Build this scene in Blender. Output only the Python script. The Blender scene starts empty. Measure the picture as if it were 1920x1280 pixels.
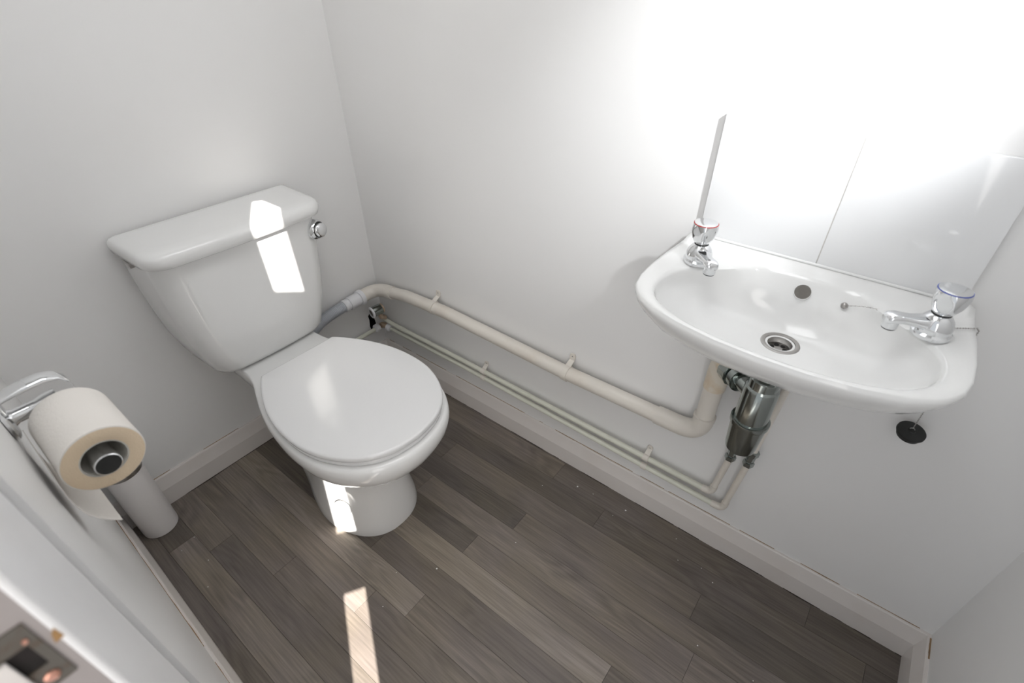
import bpy, bmesh, math, random
from mathutils import Vector, Matrix, noise
random.seed(7)
PI = math.pi
S = bpy.context.scene
COL = S.collection

# ------------------------------------------------------------------ camera
cam_d = bpy.data.cameras.new('camera'); cam = bpy.data.objects.new('camera', cam_d); COL.objects.link(cam)
cam.matrix_world = Matrix([[0.787152, -0.364574, 0.497472, 1.360124], [0.616721, 0.474335, -0.628221, -0.932451],
                           [-0.006935, 0.801306, 0.598214, 1.253956], [0, 0, 0, 1]])
cam_d.sensor_width = 36.0; cam_d.lens = 17.612; cam_d.clip_start = 0.01
cam_d.dof.use_dof = True; cam_d.dof.focus_distance = 1.25; cam_d.dof.aperture_fstop = 5.0
S.camera = cam

# ------------------------------------------------------------------ world, sun, lights, exposure
W_ = bpy.data.worlds.new('world'); S.world = W_; W_.use_nodes = True
bg = W_.node_tree.nodes['Background']; bg.inputs[0].default_value = (0.93, 0.96, 1.0, 1); bg.inputs[1].default_value = 0.70
SUN_SLOPE = 0.60          # dy/dx of the beam on plan
u_ = Vector((1, -SUN_SLOPE, 0)).normalized()
sun_dir = Vector((1.0, -SUN_SLOPE, 1.0)).normalized()   # towards the sun
sd = bpy.data.lights.new('sun', 'SUN'); sd.energy = 22.0; sd.angle = math.radians(0.2); sd.color = (1.0, 0.955, 0.90)
so = bpy.data.objects.new('sun', sd); COL.objects.link(so); so.location = (4, -3, 4)
so.rotation_euler = sun_dir.to_track_quat('Z', 'Y').to_euler()

def lamp(name, kind, loc, target, energy, color=(1, 1, 1), **kw):
    d = bpy.data.lights.new(name, kind); d.energy = energy; d.color = color
    for k, v in kw.items(): setattr(d, k, v)
    o = bpy.data.objects.new(name, d); COL.objects.link(o); o.location = loc
    o.rotation_euler = (Vector(target) - Vector(loc)).to_track_quat('-Z', 'Y').to_euler()
    return o
lamp('ceiling_fill', 'AREA', (0.95, -0.50, 2.28), (0.90, -0.50, 0), 6.0, (0.975, 0.985, 1.0), shape='RECTANGLE', size=0.9, size_y=0.5)  # unseen area lamp added as general fill from above
lamp('hall_fill', 'AREA', (2.12, -1.62, 1.05), (0.5, -0.45, 0.45), 14.5, (1.0, 0.96, 0.92), shape='RECTANGLE', size=0.9, size_y=2.0)  # added fill beyond the doorway, standing in for daylight from the hall
lamp('side_light', 'SPOT', (1.74, -0.48, 1.62), (1.24, 0.0, 1.20), 64.0, (0.96, 0.98, 1.0), spot_size=math.radians(43), spot_blend=1.0, shadow_soft_size=0.02)
vs = S.view_settings; vs.view_transform = 'Standard'; vs.look = 'None'; vs.gamma = 1.0; vs.use_curve_mapping = False; vs.exposure = 0.10

# ------------------------------------------------------------------ materials
def mat(name, col, rough=0.5, metal=0.0, noise_col=None, nscale=6.0, namt=0.5, bump=0.0, bscale=60.0, coat=0.0, spec=0.5, vary=0.0):
    m = bpy.data.materials.new(name); m.use_nodes = True
    nt = m.node_tree; b = nt.nodes['Principled BSDF']; N = nt.nodes.new; Lk = nt.links.new
    b.inputs['Base Color'].default_value = (*col, 1); b.inputs['Roughness'].default_value = rough
    b.inputs['Metallic'].default_value = metal; b.inputs['Specular IOR Level'].default_value = spec
    b.inputs['Coat Weight'].default_value = coat; b.inputs['Coat Roughness'].default_value = 0.04
    tc = N('ShaderNodeTexCoord')
    if noise_col is not None:
        n = N('ShaderNodeTexNoise'); n.inputs['Scale'].default_value = nscale; n.inputs['Detail'].default_value = 5
        Lk(tc.outputs['Object'], n.inputs['Vector'])
        r = N('ShaderNodeValToRGB'); r.color_ramp.elements[0].position = 0.5 - 0.0; r.color_ramp.elements[1].position = min(0.99, 0.5 + 0.3)
        r.color_ramp.elements[0].color = (0, 0, 0, 1); r.color_ramp.elements[1].color = (namt, namt, namt, 1)
        Lk(n.outputs['Fac'], r.inputs['Fac'])
        mx = N('ShaderNodeMix'); mx.data_type = 'RGBA'; mx.inputs['A'].default_value = (*col, 1); mx.inputs['B'].default_value = (*noise_col, 1)
        Lk(r.outputs['Color'], mx.inputs['Factor']); Lk(mx.outputs['Result'], b.inputs['Base Color'])
    if bump > 0:
        n2 = N('ShaderNodeTexNoise'); n2.inputs['Scale'].default_value = bscale; n2.inputs['Detail'].default_value = 3
        Lk(tc.outputs['Object'], n2.inputs['Vector'])
        bp = N('ShaderNodeBump'); bp.inputs['Strength'].default_value = bump; bp.inputs['Distance'].default_value = 0.002
        Lk(n2.outputs['Fac'], bp.inputs['Height']); Lk(bp.outputs['Normal'], b.inputs['Normal'])
    return m

M = dict(
    wall=mat('wall_paint', (0.845, 0.84, 0.832), 0.42, bump=0.12, bscale=35, noise_col=(0.82, 0.81, 0.795), nscale=2.2, namt=0.6),
    ceiling=mat('ceiling_paint', (0.82, 0.82, 0.81), 0.8, noise_col=(0.8, 0.79, 0.78), namt=0.4),
    gloss=mat('skirting_gloss', (0.74, 0.70, 0.67), 0.35, bump=0.15, bscale=25, noise_col=(0.66, 0.60, 0.55), nscale=9, namt=0.5),
    frame=mat('door_frame_gloss', (0.84, 0.835, 0.84), 0.45, noise_col=(0.74, 0.73, 0.73), namt=0.4),
    screen_dark=mat('dark_screen', (0.10, 0.09, 0.085), 0.6, noise_col=(0.07, 0.065, 0.06), namt=0.5),  # for the added sun screen, dark so the chrome reflects something dark
    jamb=mat('jamb_paint_shaded', (0.36, 0.325, 0.315), 0.45, noise_col=(0.33, 0.29, 0.285), namt=0.5),  # greyed so the colour carries the shade of the dim hall
    crack=mat('old_sealant', (0.30, 0.19, 0.10), 0.8, noise_col=(0.15, 0.10, 0.06), nscale=30, namt=0.8),
    dirt=mat('floor_dirt', (0.035, 0.028, 0.022), 0.9, noise_col=(0.09, 0.06, 0.04), nscale=40, namt=0.7),
    ceramic=mat('vitreous_china', (0.83, 0.83, 0.82), 0.09, coat=0.3, noise_col=(0.81, 0.81, 0.80), nscale=3, namt=0.3),
    tile=mat('glazed_tile', (0.84, 0.845, 0.85), 0.07, coat=0.3, noise_col=(0.82, 0.83, 0.84), nscale=2, namt=0.4, bump=0.05, bscale=9),
    grout=mat('grout', (0.55, 0.53, 0.50), 0.9, noise_col=(0.4, 0.38, 0.35), nscale=40, namt=0.6),
    plastic=mat('seat_plastic', (0.79, 0.79, 0.79), 0.16, noise_col=(0.78, 0.78, 0.785), nscale=3, namt=0.4),
    chrome=mat('chrome', (0.78, 0.79, 0.80), 0.07, 1.0, noise_col=(0.70, 0.71, 0.73), nscale=20, namt=0.3),
    dchrome=mat('trap_chrome', (0.34, 0.37, 0.355), 0.13, 1.0, noise_col=(0.20, 0.22, 0.21), nscale=14, namt=0.7),
    steel=mat('brushed_steel', (0.40, 0.385, 0.37), 0.28, 1.0, noise_col=(0.35, 0.33, 0.31), nscale=60, namt=0.5),
    black=mat('black_rubber', (0.012, 0.013, 0.012), 0.55, noise_col=(0.03, 0.03, 0.03), nscale=30, namt=0.5),
    hole=mat('cavity_shade', (0.01, 0.009, 0.008), 0.95, noise_col=(0.03, 0.02, 0.02), nscale=30, namt=0.5),  # near-black colour stands in for the shade inside holes
    pipe=mat('painted_pipe', (0.72, 0.68, 0.62), 0.35, noise_col=(0.62, 0.54, 0.45), nscale=12, namt=0.45, bump=0.15, bscale=50),
    cpipe=mat('painted_copper_pipe', (0.68, 0.68, 0.59), 0.35, noise_col=(0.55, 0.56, 0.46), nscale=15, namt=0.4, bump=0.03, bscale=60),
    rust=mat('rust_stained_pipe', (0.72, 0.66, 0.56), 0.4, noise_col=(0.55, 0.33, 0.12), nscale=16, namt=1.0),
    wplastic=mat('white_waste_plastic', (0.76, 0.76, 0.78), 0.3, noise_col=(0.72, 0.72, 0.74), namt=0.4),
    gplastic=mat('grey_hose_plastic', (0.50, 0.52, 0.56), 0.4, noise_col=(0.44, 0.46, 0.50), namt=0.4),
    brass=mat('copper_stained_brass', (0.56, 0.42, 0.30), 0.5, 0.2, noise_col=(0.75, 0.62, 0.5), nscale=60, namt=0.7),
    copper=mat('copper_screw', (0.80, 0.42, 0.32), 0.3, 0.9, noise_col=(0.5, 0.28, 0.2), nscale=80, namt=0.5),
    paper=mat('toilet_paper', (0.80, 0.765, 0.72), 0.9, noise_col=(0.76, 0.72, 0.67), nscale=12, namt=0.5, bump=0.3, bscale=300, spec=0.1),
    paperend=mat('toilet_paper_end', (0.76, 0.62, 0.45), 0.95, noise_col=(0.70, 0.54, 0.37), nscale=14, namt=0.6, bump=0.3, bscale=500, spec=0.1),
    shade=mat('recess_shade', (0.13, 0.12, 0.105), 0.6, noise_col=(0.22, 0.21, 0.19), nscale=60, namt=0.6),  # dark colour stands in for the shade inside overflow and fitting bore
    core=mat('roll_core', (0.62, 0.60, 0.55), 0.9, noise_col=(0.36, 0.33, 0.29), namt=0.5),
    binwhite=mat('white_enamel', (0.80, 0.775, 0.765), 0.3, noise_col=(0.78, 0.75, 0.74), namt=0.4),
    wood=mat('bare_wood', (0.35, 0.20, 0.08), 0.8, noise_col=(0.22, 0.12, 0.05), nscale=60, namt=0.8),
    plate=mat('aged_plate', (0.16, 0.145, 0.125), 0.45, 0.6, noise_col=(0.13, 0.085, 0.055), nscale=110, namt=1.0),
    red=mat('red_ring', (0.45, 0.03, 0.03), 0.3, noise_col=(0.4, 0.03, 0.03)), blue=mat('blue_ring', (0.05, 0.08, 0.35), 0.3, noise_col=(0.05, 0.07, 0.3)),
    fleck=mat('white_paint_fleck', (0.85, 0.84, 0.82), 0.7, noise_col=(0.75, 0.73, 0.7)),
    sub=mat('subfloor', (0.07, 0.062, 0.054), 0.9, noise_col=(0.02, 0.02, 0.02)),
)

def wood_floor():
    m = bpy.data.materials.new('grey_wood_plank'); m.use_nodes = True; nt = m.node_tree; N = nt.nodes.new; L = nt.links.new
    b = nt.nodes['Principled BSDF']; b.inputs['Roughness'].default_value = 0.42; b.inputs['Specular IOR Level'].default_value = 0.4
    g = N('ShaderNodeNewGeometry'); oi = N('ShaderNodeObjectInfo')
    # every plank takes its own slice of the grain
    off = N('ShaderNodeVectorMath'); off.operation = 'SCALE'; off.inputs[0].default_value = (7.3, 3.1, 11.7)
    L(oi.outputs['Random'], off.inputs['Scale'])
    add = N('ShaderNodeVectorMath'); add.operation = 'ADD'; L(g.outputs['Position'], add.inputs[0]); L(off.outputs[0], add.inputs[1])
    mp = N('ShaderNodeMapping'); mp.inputs['Scale'].default_value = (3.0, 26.0, 1.0); L(add.outputs[0], mp.inputs['Vector'])
    n1 = N('ShaderNodeTexNoise'); n1.inputs['Scale'].default_value = 1.4; n1.inputs['Detail'].default_value = 8; n1.inputs['Distortion'].default_value = 0.7
    L(mp.outputs[0], n1.inputs['Vector'])
    mp2 = N('ShaderNodeMapping'); mp2.inputs['Scale'].default_value = (9.0, 260.0, 1.0); L(add.outputs[0], mp2.inputs['Vector'])
    n2 = N('ShaderNodeTexNoise'); n2.inputs['Scale'].default_value = 1.0; n2.inputs['Detail'].default_value = 6; L(mp2.outputs[0], n2.inputs['Vector'])
    # cathedral figure: rings of a stretched, distorted field
    mp3 = N('ShaderNodeMapping'); mp3.inputs['Scale'].default_value = (2.2, 15.0, 1.0); L(add.outputs[0], mp3.inputs['Vector'])
    n3 = N('ShaderNodeTexNoise'); n3.inputs['Scale'].default_value = 0.9; n3.inputs['Detail'].default_value = 1.0; L(mp3.outputs[0], n3.inputs['Vector'])
    mu = N('ShaderNodeMath'); mu.operation = 'MULTIPLY'; mu.inputs[1].default_value = 95.0; L(n3.outputs['Fac'], mu.inputs[0])
    sn = N('ShaderNodeMath'); sn.operation = 'SINE'; L(mu.outputs[0], sn.inputs[0])
    rr = N('ShaderNodeMapRange'); rr.inputs['From Min'].default_value = -1; rr.inputs['From Max'].default_value = 1; rr.inputs['To Min'].default_value = 0.84; rr.inputs['To Max'].default_value = 1.05
    L(sn.outputs[0], rr.inputs['Value'])
    mk = N('ShaderNodeTexNoise'); mk.inputs['Scale'].default_value = 5.0; L(add.outputs[0], mk.inputs['Vector'])
    mkr = N('ShaderNodeMapRange'); mkr.inputs['From Min'].default_value = 0.50; mkr.inputs['From Max'].default_value = 0.62; L(mk.outputs['Fac'], mkr.inputs['Value'])
    fig = N('ShaderNodeMix'); fig.inputs['A'].default_value = 1.0; L(mkr.outputs[0], fig.inputs['Factor']); L(rr.outputs[0], fig.inputs['B'])
    cr = N('ShaderNodeValToRGB'); e = cr.color_ramp.elements
    e[0].position = 0.30; e[0].color = (0.82, 0.81, 0.805, 1); e[1].position = 0.72; e[1].color = (1.13, 1.125, 1.11, 1)
    L(n1.outputs['Fac'], cr.inputs['Fac'])
    fr = N('ShaderNodeMapRange'); fr.inputs['From Min'].default_value = 0.3; fr.inputs['From Max'].default_value = 0.7; fr.inputs['To Min'].default_value = 0.80; fr.inputs['To Max'].default_value = 1.16
    L(n2.outputs['Fac'], fr.inputs['Value'])
    m1 = N('ShaderNodeMix'); m1.data_type = 'RGBA'; m1.blend_type = 'MULTIPLY'; m1.inputs['Factor'].default_value = 1
    L(oi.outputs['Color'], m1.inputs['A']); L(cr.outputs['Color'], m1.inputs['B'])
    m2 = N('ShaderNodeVectorMath'); m2.operation = 'SCALE'; L(m1.outputs['Result'], m2.inputs[0]); L(fr.outputs[0], m2.inputs['Scale'])
    m3 = N('ShaderNodeVectorMath'); m3.operation = 'SCALE'; L(m2.outputs[0], m3.inputs[0]); L(fig.outputs['Result'], m3.inputs['Scale'])
    # warm / cool drift along the floor
    n4 = N('ShaderNodeTexNoise'); n4.inputs['Scale'].default_value = 6.0; L(add.outputs[0], n4.inputs['Vector'])
    c4 = N('ShaderNodeValToRGB'); c4.color_ramp.elements[0].position = .35; c4.color_ramp.elements[0].color = (0.98, 0.97, 1.0, 1)
    c4.color_ramp.elements[1].position = .65; c4.color_ramp.elements[1].color = (1.02, 1.0, 0.93, 1); L(n4.outputs['Fac'], c4.inputs['Fac'])
    m4 = N('ShaderNodeMix'); m4.data_type = 'RGBA'; m4.blend_type = 'MULTIPLY'; m4.inputs['Factor'].default_value = 1
    L(m3.outputs[0], m4.inputs['A']); L(c4.outputs['Color'], m4.inputs['B']); L(m4.outputs['Result'], b.inputs['Base Color'])
    bp = N('ShaderNodeBump'); bp.inputs['Strength'].default_value = 0.25; bp.inputs['Distance'].default_value = 0.0006
    L(n2.outputs['Fac'], bp.inputs['Height']); L(bp.outputs['Normal'], b.inputs['Normal'])
    return m
M['floor'] = wood_floor()

# ------------------------------------------------------------------ mesh helpers
def link(name, bm, m, parent=None, smooth=True, kind=None, angle=40):
    me = bpy.data.meshes.new(name)
    bmesh.ops.recalc_face_normals(bm, faces=bm.faces)
    if smooth:
        for f in bm.faces: f.smooth = True
        lim = math.radians(angle)
        for e in bm.edges:
            if len(e.link_faces) == 2 and e.calc_face_angle(0) > lim: e.smooth = False
    bm.to_mesh(me); bm.free()
    me.materials.append(M[m] if isinstance(m, str) else m)
    o = bpy.data.objects.new(name, me); COL.objects.link(o)
    if parent: o.parent = parent
    if kind: o['kind'] = kind
    return o
def tag(o, label, cat, group=None):
    o['label'] = label; o['category'] = cat
    if group: o['group'] = group
    return o
def thing(name, label, cat, loc=(0, 0, 0), group=None):
    o = bpy.data.objects.new(name, None); COL.objects.link(o); o.location = loc
    o.empty_display_size = 0.05
    return tag(o, label, cat, group)
class Under:
    """parts are modelled in world coordinates and re-expressed under their thing"""
    def __init__(s, root): s.root = root; s.off = Vector(root.location)
    def add(s, name, bm, m, parent=None, **k):
        for v in bm.verts: v.co -= s.off
        return link(name, bm, m, parent or s.root, **k)

def loft(rings, cap0=True, cap1=True, bm=None):
    bm = bm or bmesh.new(); R = []
    for r in rings: R.append([bm.verts.new(p) for p in r])
    n = len(R[0])
    for a, b in zip(R, R[1:]):
        for i in range(n): bm.faces.new((a[i], a[(i + 1) % n], b[(i + 1) % n], b[i]))
    if cap0: bm.faces.new(R[0][::-1])
    if cap1: bm.faces.new(R[-1])
    return bm
def frames(pts):
    pts = [Vector(p) for p in pts]; T = []
    for i in range(len(pts)):
        a = pts[max(i - 1, 0)]; b = pts[min(i + 1, len(pts) - 1)]; T.append((b - a).normalized())
    up = Vector((0, 0, 1)) if abs(T[0].z) < .9 else Vector((1, 0, 0))
    n = (up - T[0] * up.dot(T[0])).normalized(); out = []
    for t in T:
        n = (n - t * n.dot(t)).normalized(); out.append((t, n, t.cross(n)))
    return pts, out
def tube(pts, r, seg=20, bm=None, caps=True):
    pts, fr = frames(pts); rr = r if isinstance(r, (list, tuple)) else [r] * len(pts)
    rings = [[p + (n * math.cos(2 * PI * k / seg) + b * math.sin(2 * PI * k / seg)) * q for k in range(seg)] for p, (t, n, b), q in zip(pts, fr, rr)]
    return loft(rings, caps, caps, bm)
def arc(p0, pc, p1, n=8):
    """round a corner: quadratic from p0 by pc to p1"""
    p0, pc, p1 = map(Vector, (p0, pc, p1))
    return [p0 * (1 - t) ** 2 + pc * 2 * t * (1 - t) + p1 * t * t for t in [i / n for i in range(n + 1)]]
def lathe(prof, origin, axis, seg=32, bm=None, cap=True, facets=0, fdepth=0):
    """prof = [(distance along axis, radius)]"""
    axis = Vector(axis).normalized(); o = Vector(origin)
    up = Vector((0, 0, 1)) if abs(axis.z) < .9 else Vector((1, 0, 0))
    n = (up - axis * up.dot(axis)).normalized(); b = axis.cross(n); rings = []
    for d, r in prof:
        ring = []
        for k in range(seg):
            a = 2 * PI * k / seg
            q = r
            if facets and fdepth: q = r * (1 - fdepth * (0.5 + 0.5 * math.cos(facets * a)))
            ring.append(o + axis * d + (n * math.cos(a) + b * math.sin(a)) * max(q, 1e-5))
        rings.append(ring)
    return loft(rings, cap, cap, bm)
def box(x0, x1, y0, y1, z0, z1, bev=0.0, bm=None, mat4=None):
    bm = bm or bmesh.new()
    g = bmesh.ops.create_cube(bm, size=1.0); vs_ = g['verts']
    for v in vs_: v.co = Vector(((x0 + x1) / 2 + v.co.x * (x1 - x0), (y0 + y1) / 2 + v.co.y * (y1 - y0), (z0 + z1) / 2 + v.co.z * (z1 - z0)))
    if bev:
        es = list({e for v in vs_ for e in v.link_edges})
        bmesh.ops.bevel(bm, geom=es, offset=bev, segments=2, profile=0.6, affect='EDGES')
    if mat4 is not None:
        for v in vs_:
            if v.is_valid: v.co = mat4 @ v.co
    return bm
def prism(poly, z0, z1, bm=None):
    return loft([[(x, y, z0) for x, y in poly], [(x, y, z1) for x, y in poly]], bm=bm)
def structure(o): o['kind'] = 'structure'; return o

# ------------------------------------------------------------------ room constants
WX = 1.764            # inner face of the right wall
H_SK, T_SK = 0.1007, 0.015
def fy(x): return -0.970 - 0.009 * x      # inner face of the front wall (the one with the doorway)
XE = 0.930            # where that wall meets the door frame
JX = 1.095            # jamb face
YF = -0.984           # front face of the frame
ZC = 2.35

# ------------------------------------------------------------------ floor: planks laid one by one
floor = structure(link('floor', prism([(-0.1, 0.1), (-0.1, -1.15), (1.9, -1.15), (1.9, 0.1)], -0.03, -0.0012), 'sub', smooth=False))
seams = [-1.12, -1.055, -0.989, -0.920, -0.852, -0.785, -0.718, -0.650, -0.582, -0.511, -0.443, -0.378, -0.306, -0.241, -0.165, -0.095, -0.022, 0.05]
LT, MD, DK = (0.305, 0.268, 0.232), (0.205, 0.178, 0.156), (0.105, 0.092, 0.080)
def tone(t):
    a, b, k = (DK, MD, t * 2) if t < .5 else (MD, LT, t * 2 - 1)
    return tuple(a[i] * (1 - k) + b[i] * k for i in range(3))
rows = {0: ([0.3, 1.1], [.4, .5, .4]), 1: ([0.6, 1.4], [.4, .5, .45]), 2: ([0.05, 0.78, 1.45], [.4, .28, .5, .4]),
        3: ([0.173, 0.95, 1.6], [.12, .62, .5, .5]), 4: ([0.255, 1.07], [.50, .32, .5]), 5: ([0.451, 1.27], [.42, .36, .5]),
        6: ([-0.02, 0.692, 1.5], [.4, .60, .42, .5]), 7: ([0.0, 0.797, 1.6], [.4, .78, .50, .4]), 8: ([-0.05, 0.588, 1.40], [.3, .18, .36, .45]),
        9: ([0.42, 1.242], [.3, .85, .30]), 10: ([0.794, 1.60], [.16, .50, .35]), 11: ([0.55, 1.378], [.4, .56, .55]),
        12: ([0.858, 1.68], [.10, .45, .3]), 13: ([0.519, 1.340], [.22, .38, .15]), 14: ([0.2, 1.029, 1.689], [.3, .16, .26, .1]),
        15: ([0.0, 0.848, 1.561], [.3, .42, .26, .14]), 16: ([0.62, 1.45], [.3, .25, .15])}
G = 0.00015
for i, (ends, tn) in rows.items():
    y0, y1 = seams[i], seams[i + 1]
    xs = [-0.09] + ends + [1.89]
    for k in range(len(xs) - 1):
        x0, x1 = xs[k], xs[k + 1]
        f_ = lambda x: 0.012 * (x - 0.55)      # boards run very slightly off the wall's line
        bm = bmesh.new(); top = []; bot = []
        for (x, y, sx, sy) in ((x0, y0, 1, 1), (x1, y0, -1, 1), (x1, y1, -1, -1), (x0, y1, 1, -1)):
            yy = y + f_(x)
            bot.append(bm.verts.new((x + sx * G, yy + sy * G, -0.0012)))
            top.append(bm.verts.new((x + sx * (G + .0003), yy + sy * (G + .0003), 0.0)))
        bm.faces.new(top); bm.faces.new(bot[::-1])
        for q in range(4): bm.faces.new((bot[q], bot[(q + 1) % 4], top[(q + 1) % 4], top[q]))
        o = link('plank', bm, 'floor', floor, smooth=False)
        o.color = (*tone(tn[k]), 1)

# ------------------------------------------------------------------ walls
structure(link('wall_back', box(-0.12, WX + 0.12, 0.0, 0.12, -0.03, ZC), 'wall', smooth=False))
wl = box(-0.12, 0.0, -1.10, 0.0, -0.03, ZC)
me_wl = structure(link('wall_left', wl, 'wall', smooth=False)); me_wl.data.materials.append(M['hole'])
cb = bmesh.new(); ring0 = []; ring1 = []
for k, (dy, dz) in enumerate(((-.012, -.040), (-.017, -.015), (-.014, .012), (-.016, .030), (-.004, .042), (.006, .036), (.008, .010), (.011, -.012), (.006, -.036), (-.004, -.044))):
    ring0.append((-0.055, -0.046 + dy, 0.205 + dz)); ring1.append((0.01, -0.046 + dy, 0.205 + dz))
loft([ring0, ring1], bm=cb)
cut = link('cutter', cb, 'hole', smooth=False); cut.data.materials.clear(); cut.data.materials.append(M['wall']); cut.data.materials.append(M['hole'])
for p in cut.data.polygons: p.material_index = 1
md = me_wl.modifiers.new('hole', 'BOOLEAN'); md.object = cut; md.operation = 'DIFFERENCE'; md.solver = 'EXACT'
dg = bpy.context.evaluated_depsgraph_get(); nm = bpy.data.meshes.new_from_object(me_wl.evaluated_get(dg))
me_wl.modifiers.clear(); me_wl.data = nm; bpy.data.objects.remove(cut)
nm.name = 'wall_left'
structure(link('wall_right', box(WX, WX + 0.12, -1.12, 0.0, -0.03, ZC), 'wall', smooth=False))
structure(link('wall_front', prism([(-0.12, fy(-0.12)), (-0.12, -1.10), (XE, -1.10), (XE, fy(XE))], -0.03, ZC), 'wall', smooth=False))
structure(link('wall_over_door', box(XE, WX, -1.10, YF + .004, 2.03, ZC), 'wall', smooth=False))
structure(link('ceiling', box(-0.12, WX + 0.12, -1.12, 0.12, ZC, ZC + 0.08), 'ceiling', smooth=False))

# skirting boards, mitred in the corners
prof = [(0.0, 0.0), (T_SK, 0.0), (T_SK, 0.058), (0.0135, 0.063), (0.0065, 0.0975), (0.0045, H_SK), (0.0, H_SK)]
def baseboard(name, p0, p1, n, m0, m1):
    """p0->p1 along the wall foot, n into the room, m0/m1 = mitre slope at each end"""
    p0, p1, n = Vector((*p0, 0)), Vector((*p1, 0)), Vector((*n, 0)); d = (p1 - p0).normalized(); rings = []
    L = (p1 - p0).length; K = 24
    for k in range(K + 1):
        ring = []
        for t, z in prof:
            s = L * k / K
            if k == 0: s = t * m0
            if k == K: s = L - t * m1
            w = 0.0
            if 0 < k < K and z > .04: w = 0.0006 * noise.noise(Vector((s * 9, p0.x, z)))
            ring.append(p0 + d * s + n * (t + w) + Vector((0, 0, z)))
        rings.append(ring)
    return structure(link(name, loft(rings), 'gloss', angle=7))
bb = baseboard('baseboard_back', (0, 0), (WX, 0), (0, -1), 1, 1)
bl = baseboard('baseboard_left', (0, -0.970), (0, 0), (1, 0), 1, 1)
br = baseboard('baseboard_right', (WX, 0), (WX, -1.0), (-1, 0), 1, 0)
bf = baseboard('baseboard_front', (XE, fy(XE)), (0, fy(0)), (-0.009, 1), 0, 1)
# old brown sealant showing in broken lines along the top of the boards, dirt along the foot
def crack(parent, p0, p1, z, n, wid=0.0016, seed=0, mname='crack', name='sealant_crack', thr=0.0, hgt=0.0012):
    p0, p1, n = Vector((*p0, z)), Vector((*p1, z)), Vector((*n, 0)); d = (p1 - p0); L = d.length; d.normalize()
    bm = bmesh.new(); K = int(L / 0.012); any_ = False
    for k in range(K):
        v = noise.noise(Vector((k * 0.17 + seed, seed * 3.1, 0)))
        if v < thr: continue
        w = wid * (0.5 + 1.3 * max(v - thr, 0) + .3 * random.random()); s0, s1 = L * k / K, L * (k + 1) / K
        q = p0 + d * s0; r = p0 + d * s1
        loft([[q, q + n * w, q + n * w + Vector((0, 0, hgt)), q + Vector((0, 0, hgt))], [r, r + n * w, r + n * w + Vector((0, 0, hgt)), r + Vector((0, 0, hgt))]], bm=bm); any_ = True
    if any_:
        o = link(name, bm, mname, parent, smooth=False); return o
crack(bb, (0.02, 0), (WX - .01, 0), H_SK - .0002, (0, -1), seed=1, thr=-0.12, wid=.0013)
crack(bl, (0, -0.93), (0, -0.01), H_SK - .0002, (1, 0), seed=5, thr=-0.05, wid=.0013)
crack(bf, (0.9, fy(0.9)), (0.02, fy(.02)), H_SK - .0002, (0, 1), seed=9, thr=-0.35, wid=.0010)
crack(br, (WX, -0.01), (WX, -0.06), H_SK - .0002, (-1, 0), seed=2.2, thr=-0.9, wid=.0018)
crack(bb, (0.06, -T_SK), (WX - T_SK, -T_SK), 0.0, (0, -1), seed=12, thr=-0.1, wid=.0022, mname='dirt', name='dirt_line', hgt=.0008)
crack(bl, (T_SK, -0.93), (T_SK, -0.5), 0.0, (1, 0), seed=3, thr=-0.3, wid=.0018, mname='dirt', name='dirt_line', hgt=.0008)

# ------------------------------------------------------------------ doorway
door = bpy.data.objects.new('door_1', None); COL.objects.link(door); structure(door); door.location = (JX, YF, 0)
D = Under(door)
D.add('architrave', box(XE + .0012, JX - 0.0008, -1.00, YF, 0, 2.03, 0.002), 'frame', angle=50)
D.add('edge_bead', tube([(JX - 0.0022, YF - 0.0022, 0), (JX - 0.0022, YF - 0.0022, 2.03)], 0.0030), 'frame')
jb = D.add('jamb', box(JX - 0.05, JX, -1.12, YF - 0.0035, 0, 2.03), 'jamb', smooth=False)
D.add('jamb', box(1.745, WX - .002, -1.12, YF, 0, 2.03, .003), 'frame', smooth=False)
D.add('threshold_board', box(JX, 1.745, -1.12, -1.0, 0.0, 0.004, .001), 'frame', smooth=False)
# keep plate with its recess, screws and a worn lip
kp = bmesh.new()
py0, py1, pz0, pz1 = -1.0215, -0.993, 0.941, 0.995
hy0, hy1, hz0, hz1 = -1.0085, -0.9975, 0.960, 0.980
for a in ((py0, hy0, pz0, pz1), (hy1, py1, pz0, pz1), (hy0, hy1, pz0, hz0), (hy0, hy1, hz1, pz1)):
    box(JX - .0005, JX + .0012, a[0], a[1], a[2], a[3], bm=kp)
P_ = D.add('strike_plate', kp, 'plate', smooth=False)
D.add('latch_recess', box(JX - .0004, JX + .0003, hy0, hy1, hz0, hz1), 'hole', P_, smooth=False)
for (sy, sz, r) in ((-1.001, 0.9500, .0036), (-0.9970, 0.9835, .0013)):
    D.add('screw', lathe([(0, r), (.0012, r), (.0018, r * .7)], (JX + .001, sy, sz), (1, 0, 0), 16), 'copper', P_)
D.add('latch_lip', box(JX + .0010, JX + .0042, -1.024, -1.0068, 0.9445, 0.9795, .0012), 'gloss', P_)
ch = [(-.9868, .9795), (-.9862, .9700), (-.9905, .9690), (-.9895, .9745)]
D.add('paint_chip', loft([[(JX - .0006, y, z) for y, z in ch], [(JX + .0012, y, z) for y, z in ch]]), 'wood', P_, smooth=False)

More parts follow.
